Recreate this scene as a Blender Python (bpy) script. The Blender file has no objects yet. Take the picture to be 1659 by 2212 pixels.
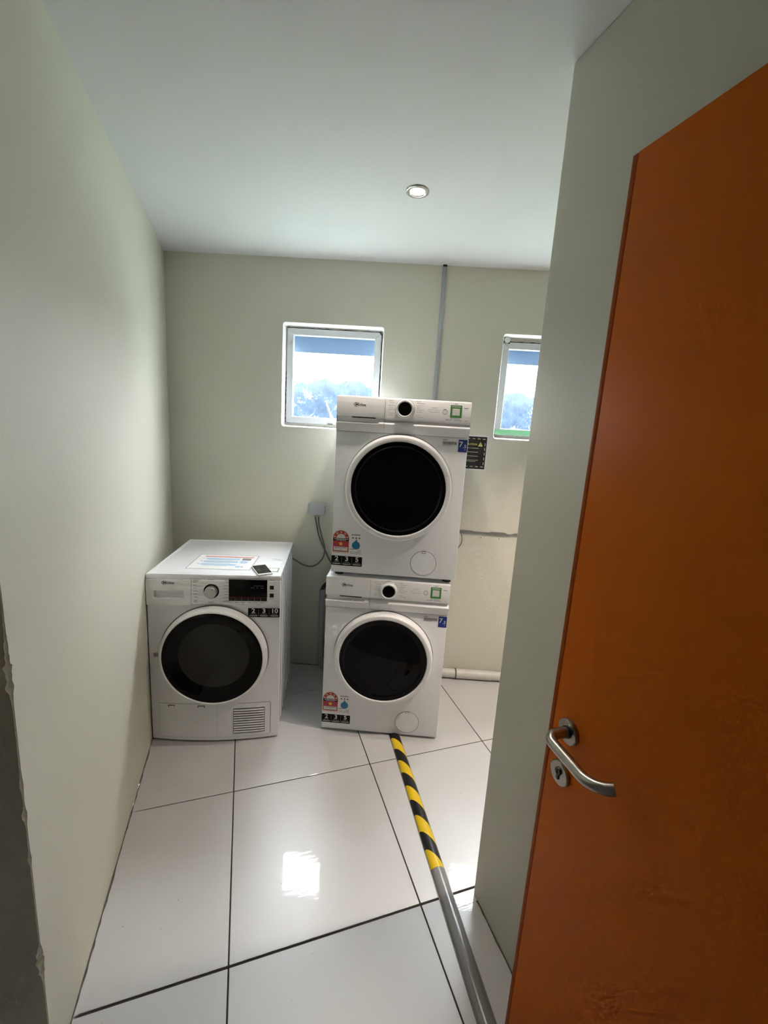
import bpy, bmesh, math, random
from mathutils import Vector, Matrix
random.seed(7)
scene = bpy.context.scene
COL = scene.collection

# ------------------------------------------------------------------ camera
CAM_H = 1.5599
def camera():
    y, pi_, r = math.radians(18.3569), math.radians(-10.3277), math.radians(3.4117)
    fw = Vector((math.sin(y)*math.cos(pi_), math.cos(y)*math.cos(pi_), math.sin(pi_)))
    rt = Vector((math.cos(y), -math.sin(y), 0)); up = rt.cross(fw)
    c, s = math.cos(r), math.sin(r)
    rt, up = c*rt + s*up, -s*rt + c*up
    cd = bpy.data.cameras.new('camera'); co = bpy.data.objects.new('camera', cd)
    COL.objects.link(co)
    m = Matrix((rt, up, -fw)).transposed().to_4x4(); m.translation = (0, 0, CAM_H)
    co.matrix_world = m
    cd.sensor_fit = 'HORIZONTAL'; cd.sensor_width = 36; cd.lens = 898.54/1659*36
    cd.shift_x = (829.5-821.55)/1659; cd.shift_y = (1083.36-1106)/1659
    cd.clip_start = 0.02
    scene.camera = co
camera()

# ------------------------------------------------------------------ sky, exposure
SKY = 17.0          # zenith radiance; overcast sky falls to a third of it at the horizon
w = bpy.data.worlds.new('overcast_sky'); scene.world = w; w.use_nodes = True
bg = w.node_tree.nodes['Background']
bg.inputs['Color'].default_value = (0.96, 0.965, 1.0, 1); 
wn, wl = w.node_tree.nodes, w.node_tree.links
wt = wn.new('ShaderNodeTexCoord'); wz = wn.new('ShaderNodeSeparateXYZ'); wl.new(wt.outputs['Generated'], wz.inputs[0])
wc = wn.new('ShaderNodeClamp'); wl.new(wz.outputs['Z'], wc.inputs[0])
wm = wn.new('ShaderNodeMath'); wm.operation = 'MULTIPLY_ADD'; wm.inputs[1].default_value = SKY*2/3; wm.inputs[2].default_value = SKY/3
wl.new(wc.outputs[0], wm.inputs[0]); wl.new(wm.outputs[0], bg.inputs['Strength'])
vs = scene.view_settings
vs.view_transform = 'Standard'; vs.look = 'None'; vs.gamma = 1; vs.use_curve_mapping = False
vs.exposure = 1.9
scene.cycles.use_denoising = True; scene.cycles.use_light_tree = False; scene.cycles.use_adaptive_sampling = True; scene.cycles.adaptive_threshold = 0.05
scene.cycles.max_bounces = 5; scene.cycles.diffuse_bounces = 4; scene.cycles.glossy_bounces = 3; scene.cycles.transparent_max_bounces = 6

# ------------------------------------------------------------------ measured room
XL, XR, YR, H, YL0 = -0.4275, 0.7487, 0.9858, 2.4384, 0.8969
YB, TB = 2.6196, -0.3517
BA = math.atan(TB); BC, BS = math.cos(BA), math.sin(BA)
def B(u, v, z):                      # back wall frame: u along wall, v outwards (away from the room), z up
    return Vector((u*BC - v*BS, YB + u*BS + v*BC, z))
BMAT = Matrix.Translation((0, YB, 0)) @ Matrix.Rotation(BA, 4, 'Z')

# ------------------------------------------------------------------ materials
def nodes_of(name):
    m = bpy.data.materials.new(name); m.use_nodes = True
    return m, m.node_tree.nodes, m.node_tree.links, m.node_tree.nodes['Principled BSDF']
def mat(name, col, rough=0.5, metal=0.0, spec=0.5, var=0.0, vscale=3.0, bump=0.0, bscale=60.0, coat=0.0, coat_r=0.05, bdist=0.002):
    m, n, l, p = nodes_of(name)
    p.inputs['Base Color'].default_value = (*col, 1); p.inputs['Roughness'].default_value = rough
    p.inputs['Metallic'].default_value = metal; p.inputs['Specular IOR Level'].default_value = spec
    p.inputs['Coat Weight'].default_value = coat; p.inputs['Coat Roughness'].default_value = coat_r
    tc = n.new('ShaderNodeTexCoord')
    if var > 0:
        nz = n.new('ShaderNodeTexNoise'); nz.inputs['Scale'].default_value = vscale; nz.inputs['Detail'].default_value = 2
        l.new(tc.outputs['Object'], nz.inputs['Vector'])
        mx = n.new('ShaderNodeMix'); mx.data_type = 'RGBA'
        mx.inputs[6].default_value = (*[c*(1-var) for c in col], 1); mx.inputs[7].default_value = (*[min(1, c*(1+var)) for c in col], 1)
        l.new(nz.outputs['Fac'], mx.inputs[0]); l.new(mx.outputs[2], p.inputs['Base Color'])
    if bump > 0:
        nb = n.new('ShaderNodeTexNoise'); nb.inputs['Scale'].default_value = bscale; nb.inputs['Detail'].default_value = 1
        l.new(tc.outputs['Object'], nb.inputs['Vector'])
        b = n.new('ShaderNodeBump'); b.inputs['Strength'].default_value = bump; b.inputs['Distance'].default_value = bdist
        l.new(nb.outputs['Fac'], b.inputs['Height']); l.new(b.outputs['Normal'], p.inputs['Normal'])
    return m
M = {}
M['wall'] = mat('painted_plaster', (0.69, 0.68, 0.58), 0.6, spec=0.3, var=0.03, vscale=2.2, bump=0.25, bscale=90)
M['ceil'] = mat('ceiling_paint', (0.74, 0.755, 0.75), 0.7, spec=0.2, var=0.015, vscale=2, bump=0.15, bscale=60)
M['grout'] = mat('dark_grout', (0.035, 0.033, 0.032), 0.9)
M['caulk'] = mat('dirty_caulk', (0.12, 0.11, 0.10), 0.9, var=0.5, vscale=40)
M['white'] = mat('appliance_white', (0.86, 0.88, 0.91), 0.32, bump=0.03, bscale=300)
M['white_p'] = mat('appliance_plastic', (0.86, 0.865, 0.88), 0.38, bump=0.02, bscale=200)
M['steel_white'] = mat('enamelled_sheet', (0.86, 0.87, 0.90), 0.25, coat=0.4)
M['seam'] = mat('gap_shade_and_rubber', (0.10, 0.10, 0.10), 0.8)  # also paints the shade in the flap gaps, beside real gaskets and latches
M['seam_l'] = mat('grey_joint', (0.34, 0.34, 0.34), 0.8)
M['glass_blk'] = mat('black_door_glass', (0.002, 0.002, 0.0025), 0.05, spec=0.16)
M['black_pl'] = mat('black_plastic', (0.004, 0.004, 0.004), 0.2, spec=0.14)
M['lens'] = mat('smoked_lens', (0.016, 0.016, 0.0155), 0.12, spec=0.35)
M['drum'] = mat('drum_steel', (0.4, 0.38, 0.33), 0.4, metal=0.7)
M['chrome'] = mat('chrome_trim', (0.75, 0.75, 0.76), 0.2, metal=1)
M['knob'] = mat('brushed_knob', (0.55, 0.55, 0.55), 0.35, metal=0.8)
M['ink'] = mat('grey_print', (0.20, 0.20, 0.20), 0.7)
M['ink_l'] = mat('light_print', (0.45, 0.44, 0.43), 0.7)
M['logo'] = mat('logo_ink', (0.10, 0.10, 0.11), 0.4)
M['paper'] = mat('white_paper', (0.80, 0.80, 0.81), 0.5)
M['lab_w'] = mat('label_white', (0.74, 0.72, 0.70), 0.45)
M['lab_k'] = mat('label_black', (0.006, 0.006, 0.006), 0.45, spec=0.12)
M['lab_r'] = mat('label_red', (0.45, 0.035, 0.06), 0.45)
M['lab_o'] = mat('label_arch_red', (0.42, 0.06, 0.025), 0.45)
M['lab_y'] = mat('label_gold', (0.85, 0.55, 0.08), 0.45)
M['lab_s'] = mat('label_star_peach', (0.84, 0.57, 0.45), 0.45)
M['lab_b'] = mat('label_blue', (0.02, 0.20, 0.42), 0.4)
M['lab_n'] = mat('label_navy', (0.012, 0.035, 0.30), 0.35)
M['lab_g'] = mat('label_green', (0.06, 0.27, 0.055), 0.45)
M['txt_w'] = mat('white_print', (0.78, 0.78, 0.78), 0.5)
M['txt_d'] = mat('dim_white_print', (0.25, 0.25, 0.25), 0.5)
M['sheet_r'] = mat('sheet_red', (0.68, 0.28, 0.24), 0.5)
M['sheet_b'] = mat('sheet_blue', (0.38, 0.56, 0.74), 0.5)
M['orange'] = mat('orange_laminate', (0.68, 0.145, 0.006), 0.5, spec=0.08, var=0.07, vscale=5, bump=0.12, bscale=160)
M['orange_d'] = mat('orange_lipping', (0.42, 0.075, 0.006), 0.5, spec=0.12)
M['steel'] = mat('worn_steel', (0.42, 0.40, 0.37), 0.3, metal=1, var=0.25, vscale=60)
M['key'] = mat('dark_steel', (0.12, 0.11, 0.10), 0.4, metal=1)
M['winframe'] = mat('window_frame_paint', (0.72, 0.74, 0.76), 0.4, var=0.03, vscale=30)
M['reveal'] = mat('reveal_paint', (0.80, 0.81, 0.78), 0.6, var=0.04, vscale=25, bump=0.5, bscale=45)
M['putty'] = mat('old_putty', (0.55, 0.53, 0.47), 0.8, var=0.25, vscale=60, bump=0.8, bscale=70)
M['dirt'] = mat('black_dirt', (0.02, 0.018, 0.015), 0.9)
M['conduit'] = mat('grey_trunking', (0.42, 0.45, 0.48), 0.45)
M['jbox'] = mat('grey_box_plastic', (0.48, 0.48, 0.50), 0.45)
M['cable'] = mat('grey_cable', (0.19, 0.185, 0.17), 0.5)
M['pvc'] = mat('dusty_white_pipe', (0.62, 0.61, 0.57), 0.45, var=0.12, vscale=25)
M['pvc_g'] = mat('grey_pipe', (0.42, 0.43, 0.46), 0.4)
M['hose'] = mat('dark_hose', (0.06, 0.06, 0.065), 0.5)
M['rail'] = mat('chipped_grey_rail', (0.19, 0.19, 0.185), 0.6, var=0.15, vscale=20)
M['cover'] = mat('grey_floor_cover', (0.24, 0.24, 0.245), 0.22, var=0.1, vscale=14)
M['phone_w'] = mat('phone_white', (0.80, 0.80, 0.80), 0.25)
M['phone_k'] = mat('phone_screen', (0.006, 0.006, 0.007), 0.08)
M['sign_k'] = mat('sign_black', (0.018, 0.018, 0.018), 0.4)
M['sign_y'] = mat('sign_yellow', (0.62, 0.58, 0.14), 0.5)
M['sign_c'] = mat('sign_cream', (0.62, 0.60, 0.42), 0.5)
M['ground'] = mat('sunlit_garden_ground', (0.16, 0.21, 0.18), 0.9, var=0.15, vscale=1)
def shade_material(name, tcol, dcol):
    m, n, l, p = nodes_of(name); n.remove(p)
    tl = n.new('ShaderNodeBsdfTranslucent'); tl.inputs[0].default_value = (*tcol, 1)
    df = n.new('ShaderNodeBsdfDiffuse'); df.inputs[0].default_value = (*dcol, 1)
    ad = n.new('ShaderNodeAddShader'); l.new(tl.outputs[0], ad.inputs[0]); l.new(df.outputs[0], ad.inputs[1]); l.new(ad.outputs[0], n['Material Output'].inputs['Surface'])
    return m
M['shade'] = shade_material('blue_translucent_shade', (0.062, 0.088, 0.122), (0.25, 0.3, 0.36))
M['green_tape'] = shade_material('green_tape', (0.040, 0.095, 0.058), (0.35, 0.75, 0.46))
M['leaf'] = mat('hedge_leaf', (0.016, 0.0235, 0.035), 1.0, spec=0.0, var=0.45, vscale=5)

def tile_material():
    m, n, l, p = nodes_of('polished_tile')
    tc = n.new('ShaderNodeTexCoord'); oi = n.new('ShaderNodeObjectInfo')
    nz = n.new('ShaderNodeTexNoise'); nz.inputs['Scale'].default_value = 2.5; nz.inputs['Detail'].default_value = 3
    ad = n.new('ShaderNodeVectorMath'); ad.operation = 'ADD'
    l.new(tc.outputs['Object'], ad.inputs[0]); l.new(oi.outputs['Location'], ad.inputs[1]); l.new(ad.outputs[0], nz.inputs['Vector'])
    mx = n.new('ShaderNodeMix'); mx.data_type = 'RGBA'
    mx.inputs[6].default_value = (0.53, 0.53, 0.535, 1); mx.inputs[7].default_value = (0.59, 0.595, 0.60, 1)
    l.new(nz.outputs['Fac'], mx.inputs[0])
    # sparse dust specks and scuffs
    sp = n.new('ShaderNodeTexNoise'); sp.inputs['Scale'].default_value = 55; sp.inputs['Detail'].default_value = 2
    l.new(ad.outputs[0], sp.inputs['Vector'])
    rp = n.new('ShaderNodeValToRGB'); rp.color_ramp.elements[0].position = 0.74; rp.color_ramp.elements[1].position = 0.80
    l.new(sp.outputs['Fac'], rp.inputs['Fac'])
    m2 = n.new('ShaderNodeMix'); m2.data_type = 'RGBA'; m2.inputs[7].default_value = (0.30, 0.28, 0.25, 1)
    l.new(rp.outputs['Color'], m2.inputs[0]); l.new(mx.outputs[2], m2.inputs[6]); l.new(m2.outputs[2], p.inputs['Base Color'])
    p.inputs['IOR'].default_value = 1.7; p.inputs['Roughness'].default_value = 0.38; p.inputs['Specular IOR Level'].default_value = 0.9
    p.inputs['Coat Weight'].default_value = 0.7; p.inputs['Coat Roughness'].default_value = 0.035
    # wiped streaks in the polish
    mp = n.new('ShaderNodeMapping'); mp.inputs['Scale'].default_value = (9, 60, 1); mp.inputs['Rotation'].default_value = (0, 0, 0.25)
    l.new(ad.outputs[0], mp.inputs['Vector'])
    sc = n.new('ShaderNodeTexNoise'); sc.inputs['Scale'].default_value = 1.6; sc.inputs['Detail'].default_value = 3
    l.new(mp.outputs['Vector'], sc.inputs['Vector'])
    b = n.new('ShaderNodeBump'); b.inputs['Strength'].default_value = 0.22; b.inputs['Distance'].default_value = 0.0006
    l.new(sc.outputs['Fac'], b.inputs['Height']); l.new(b.outputs['Normal'], p.inputs['Coat Normal'])
    return m
M['tile'] = tile_material()

def stripe_material():
    m, n, l, p = nodes_of('hazard_tape')
    tc = n.new('ShaderNodeTexCoord'); sx = n.new('ShaderNodeSeparateXYZ'); l.new(tc.outputs['Object'], sx.inputs[0])
    # local y runs along the cover, x across it
    a = n.new('ShaderNodeMath'); a.operation = 'MULTIPLY_ADD'; a.inputs[1].default_value = 1.25; l.new(sx.outputs['X'], a.inputs[0]); l.new(sx.outputs['Y'], a.inputs[2])
    b = n.new('ShaderNodeMath'); b.operation = 'MULTIPLY_ADD'; b.inputs[1].default_value = 0.6; l.new(sx.outputs['Z'], b.inputs[0]); l.new(a.outputs[0], b.inputs[2])
    d = n.new('ShaderNodeMath'); d.operation = 'DIVIDE'; d.inputs[1].default_value = 0.142; l.new(b.outputs[0], d.inputs[0])
    o = n.new('ShaderNodeMath'); o.operation = 'ADD'; o.inputs[1].default_value = 100.645; l.new(d.outputs[0], o.inputs[0])
    f = n.new('ShaderNodeMath'); f.operation = 'FRACT'; l.new(o.outputs[0], f.inputs[0])
    g = n.new('ShaderNodeMath'); g.operation = 'GREATER_THAN'; g.inputs[1].default_value = 0.5; l.new(f.outputs[0], g.inputs[0])
    mx = n.new('ShaderNodeMix'); mx.data_type = 'RGBA'; mx.inputs[6].default_value = (0.75, 0.52, 0.012, 1); mx.inputs[7].default_value = (0.008, 0.008, 0.008, 1)
    l.new(g.outputs[0], mx.inputs[0]); l.new(mx.outputs[2], p.inputs['Base Color']); p.inputs['Roughness'].default_value = 0.35
    return m
M['stripe'] = stripe_material()

def pane_material(name, seed, lo, hi):
    # clear glass under a film of dust plus painted haze; splashes and specks thicken towards the bottom edge where rain throws soil
    m, n, l, p = nodes_of(name); n.remove(p)
    out = n['Material Output']
    tc = n.new('ShaderNodeTexCoord'); sx = n.new('ShaderNodeSeparateXYZ'); l.new(tc.outputs['Object'], sx.inputs[0])
    mr = n.new('ShaderNodeMapRange'); mr.inputs[1].default_value = lo; mr.inputs[2].default_value = hi; mr.inputs[3].default_value = 1; mr.inputs[4].default_value = 0
    l.new(sx.outputs['Z'], mr.inputs[0])
    mp = n.new('ShaderNodeMapping'); mp.inputs['Location'].default_value = (seed, 0, 0); l.new(tc.outputs['Object'], mp.inputs[0])
    n1 = n.new('ShaderNodeTexNoise'); n1.inputs['Scale'].default_value = 150; n1.inputs['Detail'].default_value = 3; l.new(mp.outputs[0], n1.inputs['Vector'])
    n2 = n.new('ShaderNodeTexNoise'); n2.inputs['Scale'].default_value = 9; n2.inputs['Detail'].default_value = 6; n2.inputs['Distortion'].default_value = 0.6; l.new(mp.outputs[0], n2.inputs['Vector'])
    sm = n.new('ShaderNodeMath'); sm.operation = 'ADD'; l.new(n1.outputs['Fac'], sm.inputs[0]); l.new(n2.outputs['Fac'], sm.inputs[1])
    s2 = n.new('ShaderNodeMath'); s2.operation = 'MULTIPLY_ADD'; s2.inputs[1].default_value = 0.20; l.new(mr.outputs[0], s2.inputs[0]); l.new(sm.outputs[0], s2.inputs[2])
    rp = n.new('ShaderNodeMapRange'); rp.inputs[1].default_value = 1.225; rp.inputs[2].default_value = 1.28; rp.inputs[3].default_value = 0.0015; rp.inputs[4].default_value = 0.07
    l.new(s2.outputs[0], rp.inputs[0])
    vb = n.new('ShaderNodeMapRange'); vb.interpolation_type = 'SMOOTHSTEP'; vb.inputs[1].default_value = 1.66; vb.inputs[2].default_value = 1.84; vb.inputs[3].default_value = 0.0; vb.inputs[4].default_value = 0.02  # haze put into the glass, growing upward so the hedge fades to white
    l.new(sx.outputs['Z'], vb.inputs[0])
    va = n.new('ShaderNodeMath'); va.operation = 'ADD'; l.new(rp.outputs[0], va.inputs[0]); l.new(vb.outputs[0], va.inputs[1])
    tr = n.new('ShaderNodeBsdfTransparent'); tr.inputs[0].default_value = (0.90, 0.95, 0.97, 1)
    tl = n.new('ShaderNodeBsdfTranslucent'); tl.inputs[0].default_value = (0.75, 0.80, 0.85, 1)
    gl = n.new('ShaderNodeBsdfGlossy'); gl.inputs['Roughness'].default_value = 0.05
    a = n.new('ShaderNodeMixShader'); l.new(va.outputs[0], a.inputs[0]); l.new(tr.outputs[0], a.inputs[1]); l.new(tl.outputs[0], a.inputs[2])
    b = n.new('ShaderNodeMixShader'); b.inputs[0].default_value = 0.04; l.new(a.outputs[0], b.inputs[1]); l.new(gl.outputs[0], b.inputs[2])
    l.new(b.outputs[0], out.inputs['Surface'])
    return m

# ------------------------------------------------------------------ mesh helpers
def link(o, parent=None):
    COL.objects.link(o)
    if parent is not None: o.parent = parent
    return o
def tag(o, label=None, cat=None, group=None, kind=None):
    if label: o['label'] = label
    if cat: o['category'] = cat
    if group: o['group'] = group
    if kind: o['kind'] = kind
    return o
def empty(name, loc=(0, 0, 0), rz=0.0, mw=None):
    o = bpy.data.objects.new(name, None); o.empty_display_size = 0.1; link(o)
    if mw is not None: o.matrix_world = mw
    else: o.location = loc; o.rotation_euler = (0, 0, rz)
    return o
def build(name, bm, m, parent=None, smooth=35, kind=None, label=None):
    bmesh.ops.recalc_face_normals(bm, faces=bm.faces[:])
    me = bpy.data.meshes.new(name); bm.to_mesh(me); bm.free()
    me.materials.append(M[m] if isinstance(m, str) else m)
    if smooth:
        for pl in me.polygons: pl.use_smooth = True
        me.set_sharp_from_angle(angle=math.radians(smooth))
    o = link(bpy.data.objects.new(name, me), parent)
    if name in PRINTS: kind = 'stuff'
    if kind: o['kind'] = kind
    if label: o['label'] = label
    return o
PRINTS = {'program_print', 'panel_print', 'guide_lines', 'pencil_marks', 'small_print', 'fine_lines', 'fine_print', 'heading', 'band_print', 'box_print', 'barcode', 'serial_print', 'display_print', 'red_print', 'sign_print', 'grime_crack', 'black_filler'}
def nb(): return bmesh.new()
def box(bm, x0, x1, y0, y1, z0, z1, bev=0.0, seg=2):
    r = bmesh.ops.create_cube(bm, size=1.0)
    for v in r['verts']:
        v.co = Vector((x0 + (v.co.x+.5)*(x1-x0), y0 + (v.co.y+.5)*(y1-y0), z0 + (v.co.z+.5)*(z1-z0)))
    if bev > 0:
        es = list({e for v in r['verts'] for e in v.link_edges})
        bmesh.ops.bevel(bm, geom=es, offset=bev, segments=seg, affect='EDGES', profile=0.5)
    return bm
def bx(*a, **k): return box(nb(), *a, **k)
def prism(bm, pts, axis, a0, a1):
    # polygon pts in the plane normal to axis, extruded from a0 to a1
    def co(p, a):
        return {'y': (p[0], a, p[1]), 'x': (a, p[0], p[1]), 'z': (p[0], p[1], a)}[axis]
    A = [bm.verts.new(co(p, a0)) for p in pts]; Bv = [bm.verts.new(co(p, a1)) for p in pts]
    n = len(pts)
    bm.faces.new(A); bm.faces.new(Bv[::-1])
    for i in range(n): bm.faces.new((A[i], A[(i+1) % n], Bv[(i+1) % n], Bv[i]))
    return bm
def lathe(bm, prof, cx, cz, n=64, a0=0.0, a1=2*math.pi, axis='y'):
    # prof: (radius, position along axis)
    full = abs(a1-a0-2*math.pi) < 1e-6
    k = n if full else n+1
    def co(r, t, q):
        if axis == 'y': return (cx + r*math.cos(q), t, cz + r*math.sin(q))
        if axis == 'x': return (t, cx + r*math.cos(q), cz + r*math.sin(q))
        return (cx + r*math.cos(q), cz + r*math.sin(q), t)
    rings = []
    for r, t in prof:
        if r < 1e-7: v = bm.verts.new(co(0, t, 0)); rings.append([v]*k)
        else: rings.append([bm.verts.new(co(r, t, a0 + (a1-a0)*i/n)) for i in range(k)])
    for A, C in zip(rings, rings[1:]):
        for i in range(n if full else n):
            j = (i+1) % k
            f = []
            for v in (A[i], A[j], C[j], C[i]):
                if v not in f: f.append(v)
            if len(f) > 2: bm.faces.new(f)
    if not full:
        for i in (0, k-1):
            vs_ = []
            for R in rings:
                if R[i] not in vs_: vs_.append(R[i])
            if len(vs_) > 2: bm.faces.new(vs_)
    return bm
def smooth_path(pts, sub=8):
    P = [Vector(p) for p in pts]; out = []
    for i in range(len(P)-1):
        p0, p1, p2, p3 = P[max(i-1, 0)], P[i], P[i+1], P[min(i+2, len(P)-1)]
        for k in range(sub):
            t = k/sub
            out.append(0.5*((2*p1) + (p2-p0)*t + (2*p0-5*p1+4*p2-p3)*t*t + (3*p1-p0-3*p2+p3)*t**3))
    out.append(P[-1]); return out
def tube(bm, pts, r, n=12, flat=1.0):
    pts = [Vector(p) for p in pts]; rings = []
    t0 = (pts[1]-pts[0]).normalized()
    nrm = t0.orthogonal().normalized()
    for i, p in enumerate(pts):
        t = (pts[min(i+1, len(pts)-1)] - pts[max(i-1, 0)]).normalized()
        nrm = (nrm - t*nrm.dot(t)).normalized(); bn = t.cross(nrm)
        rr = r[i] if isinstance(r, (list, tuple)) else r
        rings.append([bm.verts.new(p + rr*(math.cos(2*math.pi*k/n)*nrm + flat*math.sin(2*math.pi*k/n)*bn)) for k in range(n)])
    for A, C in zip(rings, rings[1:]):
        for k in range(n): bm.faces.new((A[k], A[(k+1) % n], C[(k+1) % n], C[k]))
    bm.faces.new(rings[0][::-1]); bm.faces.new(rings[-1])
    return bm
def rrect(x0, x1, y0, y1, r, n=6):
    pts = []
    for cx, cy, a in ((x1-r, y0+r, -90), (x1-r, y1-r, 0), (x0+r, y1-r, 90), (x0+r, y0+r, 180)):
        for k in range(n+1):
            q = math.radians(a + 90*k/n); pts.append((cx + r*math.cos(q), cy + r*math.sin(q)))
    return pts
def star(cx, cy, R, r=None, n=5):
    r = r or R*0.42
    return [(cx + (R if k % 2 == 0 else r)*math.sin(math.pi*k/n), cy + (R if k % 2 == 0 else r)*math.cos(math.pi*k/n)) for k in range(2*n)]
def text_bm(body, size, x, z, y, align='CENTER', bold=0.0, depth=0.0001, sx=1.0, shear=0.0):
    # lettering lying on a plane that faces -y, returned as bmesh
    cu = bpy.data.curves.new('t', 'FONT'); cu.body = body; cu.size = size; cu.align_x = align; cu.align_y = 'CENTER'
    cu.extrude = depth; cu.offset = bold; cu.shear = shear; cu.resolution_u = 3
    ob = bpy.data.objects.new('t', cu); COL.objects.link(ob)
    dg = bpy.context.evaluated_depsgraph_get()
    me = bpy.data.meshes.new_from_object(ob.evaluated_get(dg))
    bm = nb(); bm.from_mesh(me)
    bpy.data.objects.remove(ob); bpy.data.curves.remove(cu); bpy.data.meshes.remove(me)
    for v in bm.verts: v.co = Vector((x + v.co.x*sx, y - v.co.z, z + v.co.y))
    return bm
def merge(*bms):
    out = nb()
    for b in bms:
        me = bpy.data.meshes.new('tmp'); b.to_mesh(me); b.free(); out.from_mesh(me); bpy.data.meshes.remove(me)
    return out
def plate(bm, outer, holes, y):          # flat plate in xz with holes, facing -y
    loops = []
    for lp in [outer] + holes:
        vs_ = [bm.verts.new((p[0], y, p[1])) for p in lp]
        loops.append([bm.edges.new((vs_[i], vs_[(i+1) % len(vs_)])) for i in range(len(vs_))])
    bmesh.ops.triangle_fill(bm, edges=[e for l_ in loops for e in l_], use_beauty=True, use_dissolve=False)
    return bm
def strip_loop(bm, loops):                # bridge equal-length closed loops of 3D points
    R = [[bm.verts.new(p) for p in lp] for lp in loops]
    n = len(R[0])
    for A, C in zip(R, R[1:]):
        for i in range(n): bm.faces.new((A[i], A[(i+1) % n], C[(i+1) % n], C[i]))
    return bm

# ------------------------------------------------------------------ floor
TILE, C0, A0 = 0.602, -0.0446, 1.6043
WOUT = [(B(3.55, .14, 0).x, B(3.55, .14, 0).y), (B(-1.0, .14, 0).x, B(-1.0, .14, 0).y)]     # outer face of the back wall
SHELL = [(-1.42, -2.12), (3.22, -2.12), (3.22, YB+.15+3.22*TB), (-1.42, YB+.15-1.42*TB)]
bm = prism(nb(), SHELL, 'z', -0.10, -0.0035)
floor = tag(build('floor', bm, 'grout', smooth=0), 'floor of large glossy off-white tiles with dark joints', None, None, 'structure')
me_tile = None
g = 0.0022
for i in range(-3, 6):
    for j in range(-7, 3):
        x0, y0 = C0 + i*TILE, A0 + j*TILE
        if x0 > 3.2 or x0 + TILE < -1.35 or y0 + TILE < -1.4: continue
        if me_tile is None:
            t = build('tile', bx(g, TILE-g, g, TILE-g, -0.012, 0.0, bev=0.0012, seg=2), 'tile', floor, smooth=0); me_tile = t.data
        else: t = link(bpy.data.objects.new('tile', me_tile), floor)
        t.location = (x0, y0, random.uniform(-0.0003, 0))
        if j == -2: t.scale.y = 1 - .0025/TILE           # one joint is wider than the others
        if y0 + TILE > YB + .06 + (x0 + TILE)*TB:      # cut the last row along the skewed wall
            tb_ = nb(); tb_.from_mesh(me_tile)
            bmesh.ops.bisect_plane(tb_, geom=tb_.verts[:]+tb_.edges[:]+tb_.faces[:], plane_co=Vector((-x0, YB+.05-y0, 0)), plane_no=Vector((-TB, 1, 0)), clear_outer=True)
            if not tb_.verts: bpy.data.objects.remove(t); tb_.free(); continue
            t.data = bpy.data.meshes.new('tile'); tb_.to_mesh(t.data); tb_.free(); t.data.materials.append(M['tile'])
            t.data.update()

# ------------------------------------------------------------------ ceiling and walls
tag(build('ceiling', prism(nb(), SHELL, 'z', H, H+0.12), 'ceil', smooth=0), 'plain white plaster ceiling with a recessed lamp', None, None, 'structure')

def wall_left():
    bm = nb(); n = 520; rows = []; rnd = random.Random(5)
    chips = [(.335, .016, .030), (.37, .012, .014), (.62, .006, .012), (.73, .008, .016), (.80, .005, .02), (1.02, .012, .02), (1.06, .013, .018), (1.10, .006, .03), (1.5, .01, .03), (1.9, .008, .02)]
    w1 = [rnd.uniform(-1, 1) for _ in range(n+1)]
    for k in range(n+1):
        z = H*k/n; r0 = .0007*abs(w1[k])
        c = sum(a_*math.exp(-((z-z_)/s_)**2) for z_, a_, s_ in chips)*rnd.uniform(.45, 1.0)*.7
        d = r0 + c
        rows.append([bm.verts.new(p) for p in ((XL, 3.0, z), (XL, YL0+0.05, z), (XL, YL0+.0015+d, z), (XL-.001-.6*d, YL0+.001+.6*d, z), (XL-.0015-d, YL0, z), (XL-0.05, YL0, z), (-1.4, YL0, z))])
    for a_, b_ in zip(rows, rows[1:]):
        for i in range(6): bm.faces.new((a_[i], a_[i+1], b_[i+1], b_[i]))
    return tag(build('wall_left', bm, 'wall', smooth=40), 'beige plaster wall along the left with a chipped front corner', None, None, 'structure')
wall_left()

# window openings in the back wall (u0, u1, z0, z1)
WINS = [(0.216, 0.791, 1.523, 2.103), (1.459, 2.034, 1.523, 2.105)]
def wall_back():
    bm = nb()
    outer = [(-0.75, 0), (3.6, 0), (3.6, H), (-0.75, H)]
    plate(bm, outer, [rrect(*wq, 0.016, 5) for wq in WINS], 0.0)
    plate(bm, outer, [rrect(*wq, 0.016, 5) for wq in WINS], 0.14)
    o = build('wall_back', bm, 'wall', smooth=0); o.matrix_world = BMAT
    tag(o, 'beige back wall with two small square windows', None, None, 'structure')
wall_back()
# partition whose end edge stands right of the stacked machines
bm = bx(XR, XR+0.12, -2.0, YR, 0, H, bev=0.004, seg=2)
tag(build('wall_right', bm, 'wall', smooth=40), 'beige partition wall behind the orange door', None, None, 'structure')
tag(build('wall_front', bx(-1.4, 3.3, -2.12, -2.0, 0, H), 'wall', smooth=0), 'beige wall behind the viewer', None, None, 'structure')
tag(build('wall_side', bx(-1.42, -1.3, -2.0, YL0-0.001, 0, H), 'wall', smooth=0), 'beige wall of the recess left of the doorway', None, None, 'structure')
tag(build('wall_far', bx(3.1, 3.22, -2.0, 1.62, 0, H), 'wall', smooth=0), 'beige end wall of the room beyond the partition', None, None, 'structure')

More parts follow.
